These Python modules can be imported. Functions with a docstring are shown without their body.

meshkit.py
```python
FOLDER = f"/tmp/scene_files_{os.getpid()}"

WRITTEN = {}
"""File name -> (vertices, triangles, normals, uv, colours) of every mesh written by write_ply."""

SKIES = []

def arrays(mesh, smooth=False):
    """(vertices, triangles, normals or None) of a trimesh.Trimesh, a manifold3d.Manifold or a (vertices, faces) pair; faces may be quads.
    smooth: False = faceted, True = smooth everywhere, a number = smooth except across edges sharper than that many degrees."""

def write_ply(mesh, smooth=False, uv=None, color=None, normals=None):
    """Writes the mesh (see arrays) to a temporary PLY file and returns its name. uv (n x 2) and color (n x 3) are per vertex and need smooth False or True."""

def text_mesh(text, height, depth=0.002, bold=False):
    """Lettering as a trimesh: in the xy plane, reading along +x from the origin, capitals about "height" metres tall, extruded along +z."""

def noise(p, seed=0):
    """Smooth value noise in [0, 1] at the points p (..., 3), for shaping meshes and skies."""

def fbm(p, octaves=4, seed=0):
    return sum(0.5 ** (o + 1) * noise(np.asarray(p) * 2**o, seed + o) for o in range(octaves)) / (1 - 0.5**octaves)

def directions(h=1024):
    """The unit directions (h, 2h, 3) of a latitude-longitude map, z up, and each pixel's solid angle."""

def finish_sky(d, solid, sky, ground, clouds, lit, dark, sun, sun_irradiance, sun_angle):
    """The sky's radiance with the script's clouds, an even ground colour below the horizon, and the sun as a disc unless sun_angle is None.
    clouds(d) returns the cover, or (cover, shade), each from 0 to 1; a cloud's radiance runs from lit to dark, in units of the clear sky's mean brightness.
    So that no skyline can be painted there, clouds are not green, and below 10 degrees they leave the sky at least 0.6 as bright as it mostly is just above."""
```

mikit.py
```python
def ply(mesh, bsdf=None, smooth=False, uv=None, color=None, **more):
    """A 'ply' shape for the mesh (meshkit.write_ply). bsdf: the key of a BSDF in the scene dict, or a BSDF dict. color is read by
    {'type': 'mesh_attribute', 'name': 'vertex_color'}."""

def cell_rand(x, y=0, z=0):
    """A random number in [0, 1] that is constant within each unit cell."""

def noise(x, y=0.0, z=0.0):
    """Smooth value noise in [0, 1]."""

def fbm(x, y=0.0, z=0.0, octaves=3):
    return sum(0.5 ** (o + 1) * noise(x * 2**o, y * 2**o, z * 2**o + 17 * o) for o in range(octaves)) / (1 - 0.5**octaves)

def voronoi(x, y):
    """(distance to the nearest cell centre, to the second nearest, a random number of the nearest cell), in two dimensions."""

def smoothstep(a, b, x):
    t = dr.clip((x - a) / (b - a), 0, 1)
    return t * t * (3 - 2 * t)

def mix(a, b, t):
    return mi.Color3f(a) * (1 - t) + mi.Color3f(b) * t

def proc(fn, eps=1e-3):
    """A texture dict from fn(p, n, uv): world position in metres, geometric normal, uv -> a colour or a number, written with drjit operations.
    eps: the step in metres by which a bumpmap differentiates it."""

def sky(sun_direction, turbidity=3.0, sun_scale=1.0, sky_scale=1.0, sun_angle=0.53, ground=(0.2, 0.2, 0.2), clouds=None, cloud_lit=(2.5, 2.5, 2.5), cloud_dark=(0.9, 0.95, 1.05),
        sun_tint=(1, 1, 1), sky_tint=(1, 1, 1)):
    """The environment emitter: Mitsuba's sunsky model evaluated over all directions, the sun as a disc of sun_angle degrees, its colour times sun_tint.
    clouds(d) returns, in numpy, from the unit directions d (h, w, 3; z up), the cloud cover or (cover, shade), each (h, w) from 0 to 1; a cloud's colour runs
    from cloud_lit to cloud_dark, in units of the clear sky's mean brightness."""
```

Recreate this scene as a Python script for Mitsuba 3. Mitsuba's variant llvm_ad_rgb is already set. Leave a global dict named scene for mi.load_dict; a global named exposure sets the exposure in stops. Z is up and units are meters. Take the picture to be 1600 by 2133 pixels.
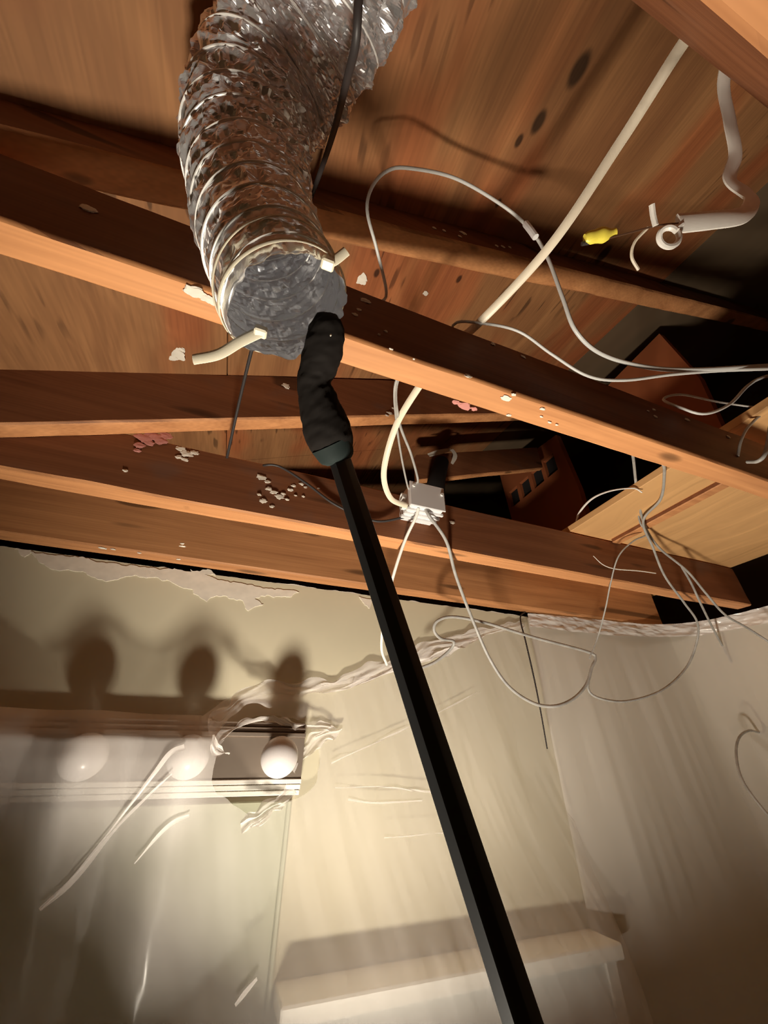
import math, random
import numpy as np, trimesh, drjit as dr, mitsuba as mi, mikit, meshkit
from mikit import noise, fbm, smoothstep, mix, proc

random.seed(7); rng = np.random.default_rng(7)
T = mi.ScalarTransform4f
scene, labels = {}, {}

# ------------------------------------------------------------------ camera, light, exposure
ZC = 2.05                                   # the camera stands this high above the floor; coordinates below are metres from it
F = 800.0                                   # focal length in pixels of the 1600 x 2133 frame
RX = np.array([2500, 514, 800.0]); RX /= np.linalg.norm(RX)
RZ = np.array([0, -(800.0 * 800.0) / 514, 800.0]); RZ /= np.linalg.norm(RZ)
RY = np.cross(RZ, RX)
R = np.stack([RX, RY, RZ])                  # rows: the room's axes (along the wall, towards the wall, up) seen by the camera
scene['camera'] = {'type': 'perspective', 'fov': 90.0, 'fov_axis': 'x', 'near_clip': 0.01, 'far_clip': 50.0,
                   'to_world': T().look_at(origin=[0, 0, ZC], target=(np.array([0, 0, ZC]) + R[:, 2]).tolist(), up=(-R[:, 1]).tolist())}
LAMP = np.array([0.06, 0.40, -0.60])       # work lamp on a stand, below the frame, aimed at the opened ceiling
LAMP_AXIS = np.array([0.34, 0.13, 0.93]); LAMP_AXIS /= np.linalg.norm(LAMP_AXIS)
LAMP_POWER = 445.0
LAMP_TINT = np.array([1.0, 0.89, 0.73])
exposure = 0.0

# ------------------------------------------------------------------ helpers
def ray(x, y): return R @ np.array([x - 800.0, y - 1066.5, F])
def pY(x, y, Y): d = ray(x, y); return d * Y / d[1]
def pX(x, y, X): d = ray(x, y); return d * X / d[0]
def pZ(x, y, Z): d = ray(x, y); return d * Z / d[2]
def pD(x, y, D): return ray(x, y) * D / F
def add(key, mesh, bsdf, label=None, cat=None, group=None, kind=None, smooth=False, **kw):
    base, k = key, 0
    while key in scene:
        k += 1; key = f'{base}_{k:03d}'
    if isinstance(mesh, tuple):
        mesh = trimesh.Trimesh(np.asarray(mesh[0], float), np.asarray(mesh[1]), process=False)
    m = mesh.copy(); m.apply_translation([0, 0, ZC])
    scene[key] = mikit.ply(m, 'm_' + bsdf, smooth=smooth, **kw)
    d = {}
    if label: d['label'] = label
    if cat: d['category'] = cat
    if group: d['group'] = group
    if kind: d['kind'] = kind
    if d: labels[key] = d
    return key
def thing(key, label, cat, group=None, kind=None):
    d = {'label': label, 'category': cat}
    if group: d['group'] = group
    if kind: d['kind'] = kind
    labels[key] = d
    return key
def box(x0, x1, y0, y1, z0, z1, r=0.0):
    m = trimesh.creation.box([x1 - x0, y1 - y0, z1 - z0])
    if r > 0:
        pts = []
        for sx in (-1, 1):
            for sy in (-1, 1):
                for sz in (-1, 1):
                    hx, hy, hz = (x1 - x0) / 2, (y1 - y0) / 2, (z1 - z0) / 2
                    pts += [[sx * hx, sy * (hy - r), sz * (hz - r)], [sx * (hx - r), sy * hy, sz * (hz - r)], [sx * (hx - r), sy * (hy - r), sz * hz]]
        m = trimesh.convex.convex_hull(np.array(pts))
    m.apply_translation([(x0 + x1) / 2, (y0 + y1) / 2, (z0 + z1) / 2])
    return m
def grid_faces(n, m, wrap=False):
    i, j = np.meshgrid(np.arange(n - 1), np.arange(m if wrap else m - 1), indexing='ij')
    a = i * m + j; b = i * m + (j + 1) % m; c = (i + 1) * m + (j + 1) % m; d = (i + 1) * m + j
    return np.vstack([np.stack([a, b, c], -1).reshape(-1, 3), np.stack([a, c, d], -1).reshape(-1, 3)])
def spline(pts, n=80):
    """Catmull-Rom through the points, evenly spaced."""
    p = np.asarray(pts, float)
    p = np.vstack([2 * p[0] - p[1], p, 2 * p[-1] - p[-2]])
    out = []
    for i in range(1, len(p) - 2):
        t = np.linspace(0, 1, 24, endpoint=False)[:, None]
        a, b, c, d = p[i - 1], p[i], p[i + 1], p[i + 2]
        out.append(0.5 * (2 * b + (c - a) * t + (2 * a - 5 * b + 4 * c - d) * t**2 + (-a + 3 * b - 3 * c + d) * t**3))
    q = np.vstack(out + [p[-2:-1]])
    s = np.concatenate([[0], np.cumsum(np.linalg.norm(np.diff(q, axis=0), axis=1))])
    u = np.linspace(0, s[-1], n)
    return np.stack([np.interp(u, s, q[:, k]) for k in range(q.shape[1])], 1)
def frames(p, hint=None):
    t = np.gradient(p, axis=0); t /= np.linalg.norm(t, axis=1, keepdims=True) + 1e-12
    a = np.zeros_like(p)
    h = np.array([0.1, 1.0, 0.2]) if hint is None else np.asarray(hint, float)
    v = h - t[0] * (h @ t[0]); v /= np.linalg.norm(v)
    for i in range(len(p)):
        if hint is not None and np.linalg.norm(h - t[i] * (h @ t[i])) > 0.15: v = 0.7 * v + 0.3 * h
        v = v - t[i] * (v @ t[i]); v /= np.linalg.norm(v); a[i] = v
    return t, a, np.cross(t, a)
def tube(p, r, sides=10, flat=1.0, hint=None, caps=True):
    """Swept tube; flat < 1 squashes it along the hint direction."""
    p = np.asarray(p, float); n = len(p); r = np.broadcast_to(r, (n,))
    t, a, b = frames(p, hint); ang = np.arange(sides) * 2 * np.pi / sides
    v = p[:, None] + r[:, None, None] * (flat * np.cos(ang)[None, :, None] * a[:, None] + np.sin(ang)[None, :, None] * b[:, None])
    v = v.reshape(-1, 3); f = grid_faces(n, sides, True)
    if caps:
        k = len(v); v = np.vstack([v, p[:1], p[-1:]])
        j = np.arange(sides)
        f = np.vstack([f, np.stack([np.full(sides, k), (j + 1) % sides, j], 1), np.stack([np.full(sides, k + 1), (n - 1) * sides + j, (n - 1) * sides + (j + 1) % sides], 1)])
    return trimesh.Trimesh(v, f, process=False)
def ribbon(pts, widths, amp=0.004, across=9, n=90, freq=22, seed=0, normal=(0, -1, 0)):
    """A crumpled strip of film along a polyline; its width lies across the line, in the plane with the given normal."""
    q = np.c_[np.asarray(pts, float), np.asarray(widths, float)]
    q = spline(q, n); p, w = q[:, :3], np.maximum(q[:, 3], 0.0008)
    t = np.gradient(p, axis=0); t /= np.linalg.norm(t, axis=1, keepdims=True)
    nn = np.asarray(normal, float); side = np.cross(t, nn); side /= np.linalg.norm(side, axis=1, keepdims=True)
    u = np.linspace(-0.5, 0.5, across)
    v = p[:, None] + side[:, None] * (u[None, :, None] * w[:, None, None])
    s = np.concatenate([[0], np.cumsum(np.linalg.norm(np.diff(p, axis=0), axis=1))])
    c = np.stack([np.repeat(s[:, None], across, 1) * freq * 0.45, u[None] * np.maximum(w, 0.01)[:, None] * freq * 5.0 + 2.0 * meshkit.noise(np.c_[s * 14, s * 0, s * 0], seed)[:, None], np.full((n, across), seed * 1.7)], -1)
    g = np.abs(meshkit.noise(c, seed) - 0.5) * 1.7 + 0.25 * np.abs(meshkit.noise(c * 2.3, seed + 2) - 0.5)
    e = meshkit.fbm(np.stack([np.repeat(s[:, None], across, 1) * freq, np.sign(u)[None] + 0 * w[:, None], 0 * w[:, None] + u * 0], -1), 2, seed + 5) - 0.5
    v = v - nn * (g * 1.3 * amp)[..., None] + side[:, None] * (e * amp * 2.0 * np.abs(u * 2)[None, :])[..., None]
    return trimesh.Trimesh(v.reshape(-1, 3), grid_faces(n, across), process=False)
def blob(center, size, seed=0, sub=2, rough=0.35):
    m = trimesh.creation.icosphere(subdivisions=sub)
    v = m.vertices; g = meshkit.noise(v * 1.9 + seed * 3.1, seed)
    m.vertices = v * (1 - rough + 2 * rough * g)[:, None] * np.asarray(size) + np.asarray(center)
    return m

# ------------------------------------------------------------------ materials
def rgb(*c): return {'type': 'rgb', 'value': list(c)}
def principled(color, rough=0.6, **k):
    return {'type': 'twosided', 'bsdf': {'type': 'principled', 'base_color': color if isinstance(color, dict) else rgb(*color), 'roughness': rough, **k}}
def joist_color(p, n, uv):
    y, z = p.y * 60, p.z * 60
    warp = fbm(p.x * 3, p.y * 9, p.z * 9, 2) * 3.0
    g = fbm(p.x * 2.2, y + warp, z + warp, 4)
    fine = noise(p.x * 9, p.y * 420, p.z * 420)
    k = dr.clip(0.15 + 0.75 * g + 0.25 * (fine - 0.5), 0, 1)
    c = mix([0.29, 0.112, 0.042], [0.65, 0.310, 0.130], k)
    knot = smoothstep(0.80, 0.90, noise(p.x * 7 + 3, p.y * 34, p.z * 34))
    return c * (1 - 0.62 * knot) * (0.82 + 0.36 * fbm(p.x * 4 + 8, p.y * 11, p.z * 11, 2))
def two_tone_joist_color(p, n, uv):
    # tone set by face direction: sides darker, undersides and tops lighter
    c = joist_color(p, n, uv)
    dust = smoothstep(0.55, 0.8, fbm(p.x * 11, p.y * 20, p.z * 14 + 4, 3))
    side_tone = c * mi.Color3f(0.38, 0.31, 0.32) * (1 - 0.3 * dust) + mi.Color3f(0.10, 0.09, 0.085) * 0.3 * dust
    return mix(side_tone, c * 1.15, smoothstep(0.55, 0.75, dr.abs(n.z)))
KNOTS = [(pZ(1205, 145, 0.80), 0.013), (pZ(1128, 262, 0.78), 0.010), (pZ(1085, 300, 0.78), 0.006), (pZ(1268, 545, 0.92), 0.014), (pZ(1045, 440, 0.78), 0.005), (pZ(785, 560, 0.78), 0.006), (pZ(960, 600, 0.8), 0.006)]
def plywood_color(p, n, uv):
    warp = fbm(p.x * 7, p.y * 2.5, 1.0, 3)
    g = fbm(p.x * 46 + warp * 9, p.y * 3.2 + warp * 2, 0.3, 4)
    band = fbm(p.x * 9 + warp * 5, p.y * 1.3, 5.0, 3)
    k = dr.clip(0.25 + 0.9 * (g - 0.5) + 0.9 * (band - 0.35), 0, 1)
    c = mix([0.20, 0.085, 0.034], [0.40, 0.195, 0.080], k)
    streak = smoothstep(0.70, 0.86, noise(p.x * 150 + warp * 6, p.y * 17, 3.0)) * smoothstep(0.45, 0.7, noise(p.x * 8, p.y * 6, 9.0))
    c = c * (0.90 + 0.20 * noise(p.x * 420, p.y * 22, 4.0))
    c = mix(c, c * mi.Color3f(1.12, 0.80, 0.72), smoothstep(0.45, 0.75, fbm(p.x * 10 + 4, p.y * 4, 6.0, 3)))
    d = mi.Float(0)
    for q, r in KNOTS:
        e = dr.sqrt(dr.square((p.x - q[0]) / r) + dr.square((p.y - q[1]) / (r * 1.7)))
        d = dr.maximum(d, 1 - smoothstep(0.55, 1.15, e))
    return c * (1 - 0.55 * streak) * (1 - 0.80 * d)
def gable_color(p, n, uv):
    warp = fbm(p.y * 2.5, p.x * 7, 1.0, 3)
    g = fbm(p.y * 4 + warp * 2, p.x * 40 + warp * 12, 0.7, 4)
    return mix([0.40, 0.20, 0.075], [0.78, 0.46, 0.20], dr.clip(0.2 + g * 0.9, 0, 1))
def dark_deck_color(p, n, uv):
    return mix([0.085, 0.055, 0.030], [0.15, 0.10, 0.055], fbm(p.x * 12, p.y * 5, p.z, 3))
def wall_color(p, n, uv):
    return mi.Color3f(0.62, 0.575, 0.43) * (0.90 + 0.2 * fbm(p.x * 5, p.y * 5, p.z * 5, 3))
def plaster_color(p, n, uv):
    return mi.Color3f(0.74, 0.69, 0.60) * (0.86 + 0.28 * fbm(p.x * 60, p.y * 60, p.z * 60, 3))
def cable_color(p, n, uv):
    return mi.Color3f(0.36, 0.35, 0.33) * (0.70 + 0.6 * fbm(p.x * 60, p.y * 60, p.z * 60, 2))
def foil_rough(p, n, uv):
    return 0.14 + 0.20 * fbm(p.x * 90, p.y * 90, p.z * 90, 2)

scene['m_wood_joist'] = principled(proc(joist_color), 0.62, specular=0.35)
scene['m_wood_old'] = principled(proc(two_tone_joist_color), 0.6, specular=0.35)
scene['m_plywood'] = principled(proc(plywood_color), 0.7, specular=0.3)
scene['m_gable_plywood'] = principled(proc(gable_color), 0.7)
scene['m_dark_deck'] = principled(proc(dark_deck_color), 0.9)  # dark tone stands in for the dimness of the far roof space
scene['m_red_wood'] = principled((0.30, 0.085, 0.028), 0.7)
scene['m_black_void'] = principled((0.012, 0.010, 0.010), 0.9)
scene['m_wall_paint'] = principled(proc(wall_color), 0.55, specular=0.3)
scene['m_plaster'] = principled(proc(plaster_color), 0.9)
scene['m_pink_wool'] = principled((0.52, 0.22, 0.19), 0.95)
scene['m_white_cable'] = principled((0.78, 0.75, 0.70), 0.4)
scene['m_cream_cable'] = principled((0.80, 0.71, 0.56), 0.4)
scene['m_grey_cable'] = principled(proc(cable_color), 0.45)
scene['m_dark_cable'] = principled((0.035, 0.030, 0.030), 0.5)
scene['m_bare_wire'] = principled((0.16, 0.085, 0.05), 0.4, metallic=0.5)
scene['m_yellow_plastic'] = principled((0.90, 0.76, 0.10), 0.35)
scene['m_foil'] = principled((0.88, 0.89, 0.92), proc(foil_rough), metallic=0.78, specular=0.8)
scene['m_foil_wire'] = principled((0.80, 0.79, 0.76), 0.32, metallic=0.1)
scene['m_nylon'] = principled((0.80, 0.74, 0.58), 0.4)
scene['m_galvanized'] = principled((0.80, 0.80, 0.81), 0.38, metallic=0.15)
scene['m_black_pole'] = principled((0.016, 0.017, 0.018), 0.34, specular=0.45)
scene['m_black_foam'] = principled((0.010, 0.008, 0.007), 0.85, specular=0.15)
scene['m_green_tape'] = principled((0.011, 0.018, 0.017), 0.8, specular=0.25)
scene['m_chrome'] = principled((0.27, 0.22, 0.18), 0.38, metallic=0.5)  # brown tint stands in for the dark room the chrome reflects
scene['m_panel_green'] = principled((0.44, 0.45, 0.33), 0.5)
scene['m_white_enamel'] = principled((0.78, 0.76, 0.70), 0.35)
scene['m_bulb_glass'] = principled((0.60, 0.57, 0.57), 0.25, clearcoat=0.4, specular=0.5)
scene['m_cabinet_paint'] = principled((0.74, 0.74, 0.70), 0.4)
scene['m_lamp_black'] = principled((0.02, 0.02, 0.02), 0.6)
scene['m_floor_tile'] = principled((0.16, 0.15, 0.13), 0.5)
scene['m_front_paint'] = principled((0.34, 0.31, 0.24), 0.6)
scene['m_pale_cable'] = principled((0.58, 0.58, 0.56), 0.4)
FILM = {'type': 'twosided', 'bsdf': {'type': 'principled', 'base_color': rgb(0.84, 0.80, 0.77), 'roughness': 0.24, 'specular': 0.6}}
def film(o): return {'type': 'mask', 'opacity': o, 'bsdf': FILM}
def film_opacity(p, n, uv):
    # the sheet is more opaque in a band over the light bar
    z = p.z - 2.05
    band = smoothstep(0.14, 0.06, dr.abs(z - 0.0)) * smoothstep(0.04, -0.04, p.x)
    return 0.25 + 0.24 * band + 0.10 * (fbm(p.x * 9, p.z * 4, 2.0, 3) - 0.5)
scene['m_film_clear'] = film(proc(film_opacity))
scene['m_film_milky'] = film(0.46)
scene['m_film_gathered'] = film(0.52)
scene['m_masking_tape'] = film(0.86)

# ------------------------------------------------------------------ the work lamp (its disc is the light)
def lamp():
    k = thing('work_lamp', 'black round work lamp on a floor stand aimed up at the ceiling, below the frame', 'lamp')
    d, Rr, r = 0.124, 0.145, 0.062
    a = LAMP_AXIS; x = np.cross(a, [0, 1, 0]); x /= np.linalg.norm(x); y = np.cross(a, x)
    M = np.eye(4); M[:3, 0], M[:3, 1], M[:3, 2], M[:3, 3] = x, y, a, LAMP
    prof = np.array([[0.0001, -0.02], [0.10, -0.03], [Rr + 0.004, 0.03], [Rr + 0.004, d], [Rr, d], [Rr, 0.031], [0.095, -0.006], [0.0001, -0.006]])
    cup = trimesh.creation.revolve(prof, sections=48); cup.apply_transform(M); add(k + '__housing', cup, 'lamp_black', smooth=30)
    ang = np.linspace(0, 2 * np.pi, 41)[:-1]
    v = np.vstack([[[0, 0, 0.001]], np.c_[r * np.cos(ang), r * np.sin(ang), np.full(40, 0.001)]])
    disc = trimesh.Trimesh(v, [[0, 1 + i, 1 + (i + 1) % 40] for i in range(40)], process=False); disc.apply_transform(M)
    key = add(k + '__lens', disc, 'lamp_black', 'glowing lens')
    scene[key]['emitter'] = {'type': 'area', 'radiance': rgb(*(LAMP_POWER * LAMP_TINT))}
    b = LAMP - a * 0.02
    add(k + '__stand_pole', tube(np.array([b, [b[0], b[1], -1.2], [b[0], b[1], -2.03]]), 0.011, 12), 'lamp_black', smooth=40)
    base = trimesh.creation.cylinder(0.13, 0.025, sections=40); base.apply_translation([b[0], b[1], -2.0375]); add(k + '__base', base, 'lamp_black')
lamp()

# ------------------------------------------------------------------ the setting
S = 0.42                                                     # roof slope along the wall direction
YW, XR, XL, YB = 0.975, 1.50, -0.86, -1.30
def deck_z(x, y): return 0.702 + 0.12 * (y - 0.234) + S * x
def slab(key, quad, thick, bsdf, **k):
    """A flat board from four corners, with its thickness along its own normal (away from the room)."""
    q = np.asarray(quad, float); n = np.cross(q[1] - q[0], q[3] - q[0]); n /= np.linalg.norm(n)
    m = trimesh.convex.convex_hull(np.vstack([q, q + n * thick]))
    return add(key, m, bsdf, **k)
add('wall_back', box(XL - 0.1, XR + 0.1, YW, YW + 0.012, -2.05, 0.383), 'wall_paint', 'khaki painted wall behind the vanity lights with ragged top edge', kind='structure')
add('wall_right', box(XR, XR + 0.012, YB, YW, -2.05, 0.385), 'wall_paint', 'wall to the right behind the milky plastic sheet', kind='structure')
add('wall_left', box(XL - 0.1, XL, YB, YW, -2.05, 0.36), 'wall_paint', 'wall left of the frame', kind='structure')
add('wall_front', box(XL - 0.1, XR + 0.1, YB - 0.1, YB, -2.05, 0.95), 'front_paint', 'wall behind the camera', kind='structure')
add('floor', box(XL - 0.1, XR + 0.1, YB - 0.1, YW + 0.1, -2.15, -2.05), 'floor_tile', 'floor far below the frame', kind='structure')
# roof sheathing: plywood sheets, seams along the slope's cross direction
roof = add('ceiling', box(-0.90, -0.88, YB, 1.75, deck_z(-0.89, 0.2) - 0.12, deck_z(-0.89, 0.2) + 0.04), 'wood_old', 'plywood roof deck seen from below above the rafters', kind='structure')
xs = [-0.88, -0.125, 0.885]; ys = [YB, 0.985, 1.75]
for i in range(2):
    for j in range(2):
        x0, x1, y0, y1 = xs[i] + 0.0012, xs[i + 1] - 0.0012, ys[j] + 0.0012, ys[j + 1] - 0.0012
        slab(roof + '__plywood_sheet', [[x0, y0, deck_z(x0, y0)], [x1, y0, deck_z(x1, y0)], [x1, y1, deck_z(x1, y1)], [x0, y1, deck_z(x0, y1)]], 0.016, 'plywood')
slab(roof + '__dark_sheet', [[0.888, YB, deck_z(0.888, YB)], [1.95, YB, deck_z(1.95, YB)], [1.95, 1.75, deck_z(1.95, 1.75)], [0.888, 1.75, deck_z(0.888, 1.75)]], 0.016, 'dark_deck', label='sheet at the far right, coloured dark for the dimness there')
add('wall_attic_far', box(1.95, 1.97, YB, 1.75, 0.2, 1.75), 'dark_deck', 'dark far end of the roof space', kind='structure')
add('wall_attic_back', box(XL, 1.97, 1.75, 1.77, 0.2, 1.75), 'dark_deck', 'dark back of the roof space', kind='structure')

# joists and rafters
def beam(x0, x1, y0, y1, z0, z1, slope=0.0, seed=0, wob=0.0022, n=170):
    """A sawn board: softened arrises, slightly uneven faces, running along x and rising with the slope."""
    r = 0.0035; hy, hz = (y1 - y0) / 2, (z1 - z0) / 2
    def edge(a, b, k): return [(a[0] + (b[0] - a[0]) * i / k, a[1] + (b[1] - a[1]) * i / k) for i in range(k)]
    c = [(-hy + r, -hz), (hy - r, -hz), (hy, -hz + r), (hy, hz - r), (hy - r, hz), (-hy + r, hz), (-hy, hz - r), (-hy, -hz + r)]
    prof = []
    for i in range(8): prof += edge(c[i], c[(i + 1) % 8], 4 if i % 2 == 0 else 1)
    prof = np.array(prof); m = len(prof)
    x = np.linspace(x0, x1, n)
    v = np.zeros((n, m, 3)); v[..., 0] = x[:, None]; v[..., 1] = (y0 + y1) / 2 + prof[None, :, 0]; v[..., 2] = (z0 + z1) / 2 + prof[None, :, 1]
    q = v * [7, 40, 40]
    v[..., 1] += (meshkit.fbm(q, 3, seed) - 0.5) * 2 * wob; v[..., 2] += (meshkit.fbm(q + 31, 3, seed + 1) - 0.5) * 2 * wob
    v[..., 2] += slope * v[..., 0]
    f = grid_faces(n, m, True); v = v.reshape(-1, 3); k = len(v)
    v = np.vstack([v, v[:m].mean(0, keepdims=True), v[-m:].mean(0, keepdims=True)]); j = np.arange(m)
    f = np.vstack([f, np.stack([np.full(m, k), (j + 1) % m, j], 1), np.stack([np.full(m, k + 1), (n - 1) * m + j, (n - 1) * m + (j + 1) % m], 1)])
    return trimesh.Trimesh(v, f, process=False)
H = 0.39
J1 = dict(y0=0.2477, y1=0.2855, z0=H, z1=0.494)
J3 = dict(y0=0.660, y1=0.704, z0=H, z1=0.512)
J5 = dict(y0=0.916, y1=0.960, z0=H, z1=0.535)
XE = 1.44
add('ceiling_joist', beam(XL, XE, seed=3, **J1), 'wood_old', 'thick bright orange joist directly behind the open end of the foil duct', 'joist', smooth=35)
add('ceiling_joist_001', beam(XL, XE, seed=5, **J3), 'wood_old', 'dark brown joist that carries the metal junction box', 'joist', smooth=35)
add('ceiling_joist_002', beam(XL, XE - 0.04, seed=8, wob=0.0015, **J5), 'wood_joist', 'joist lying along the top of the khaki wall', 'joist', smooth=35)
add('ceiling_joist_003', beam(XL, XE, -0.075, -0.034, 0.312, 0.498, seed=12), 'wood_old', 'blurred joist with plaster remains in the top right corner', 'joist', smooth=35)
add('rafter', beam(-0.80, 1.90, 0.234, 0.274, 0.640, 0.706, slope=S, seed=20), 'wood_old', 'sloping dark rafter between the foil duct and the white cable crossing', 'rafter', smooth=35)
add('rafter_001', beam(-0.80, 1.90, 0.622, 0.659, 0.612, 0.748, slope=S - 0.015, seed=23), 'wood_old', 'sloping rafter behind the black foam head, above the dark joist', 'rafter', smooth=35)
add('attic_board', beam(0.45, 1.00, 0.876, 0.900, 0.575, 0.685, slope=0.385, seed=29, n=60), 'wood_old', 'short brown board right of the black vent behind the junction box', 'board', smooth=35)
# sheet of plywood laid over the joists as a storage floor, seen from below
fl = add('storage_floor', box(0.788, 1.44, 0.0, 1.10, 0.5145, 0.5325, 0.0015), 'gable_plywood', 'bright plywood sheet laid over the joists at right, seen from below', 'plywood sheet')
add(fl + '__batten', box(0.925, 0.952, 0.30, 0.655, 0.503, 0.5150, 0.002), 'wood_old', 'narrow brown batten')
# red blocking boards hung from the deck, the far one with four vent openings
from shapely.geometry import Polygon, box as sbox
def yz_board(poly, x, thick):
    m = trimesh.creation.extrude_polygon(poly, thick, engine='earcut')
    v = m.vertices.copy(); m.vertices = np.c_[x + v[:, 2], v[:, 0], v[:, 1]]
    m.faces = m.faces
    m.fix_normals()
    return m
far = Polygon([(1.18, 1.16), (0.815, 1.10), (0.795, 0.82), (0.80, 0.70), (1.15, 0.70)])
for k in range(4):
    y = 0.855 + k * 0.078; far = far.difference(sbox(y, 0.952, y + 0.058, 1.035))
vb = thing('vent_blocking', 'dark red-brown blocking board with a row of four dark vent openings', 'board')
add(vb + '__board', yz_board(far, 1.053, 0.022), 'red_wood')
for k in range(4):
    y = 0.855 + k * 0.078; add(vb + '__vent_backing', box(1.068, 1.074, y - 0.004, y + 0.062, 0.945, 1.042), 'black_void', 'black panel put behind the vent opening for its darkness')  # added black panels paint the darkness inside the openings
near = Polygon([(0.355, 1.115), (0.335, 0.88), (0.36, 0.64), (0.58, 0.90), (0.60, 1.10)])
add('blocking_board', yz_board(near, 1.053, 0.022), 'red_wood', 'dark orange-brown board above the thick joist behind the pair of grey cables', 'board')

# peeling paint and plaster along the top of the wall
def wall_patch(px, seed, thick=0.0022):
    pts = np.array([pY(x, y, YW) for x, y in px])[:, [0, 2]]
    pg = Polygon(pts).buffer(0.004).buffer(-0.004)
    ring = np.array(pg.exterior.segmentize(0.003).coords)
    g = meshkit.fbm(np.c_[ring * 70, np.zeros(len(ring))], 3, seed) - 0.5
    e = meshkit.fbm(np.c_[ring * 70 + 40, np.zeros(len(ring))], 3, seed + 1) - 0.5
    pg = Polygon(ring + np.c_[g, e] * 0.014).buffer(0)
    pg = max(getattr(pg, 'geoms', [pg]), key=lambda q: q.area)
    m = trimesh.creation.extrude_polygon(pg, thick, engine='earcut'); v = m.vertices.copy()
    m.vertices = np.c_[v[:, 0], YW - v[:, 2], v[:, 1]]; m.fix_normals()
    return m
for i, px in enumerate([
    [(60, 1152), (150, 1160), (260, 1178), (390, 1190), (470, 1212), (545, 1225), (620, 1233), (600, 1242), (520, 1245), (545, 1258), (520, 1270), (500, 1250), (450, 1240), (430, 1255), (400, 1228), (330, 1205), (280, 1200), (220, 1210), (170, 1190), (110, 1185)],
    [(395, 1186), (440, 1190), (450, 1200), (410, 1200)], [(748, 1245), (775, 1248), (772, 1268), (760, 1262)], [(30, 1143), (70, 1150), (50, 1158)]]):
    add('wall_back__plaster_patch', wall_patch(px, 60 + i), 'plaster', 'paler bare plaster where paint has peeled' if i == 0 else None)
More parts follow.
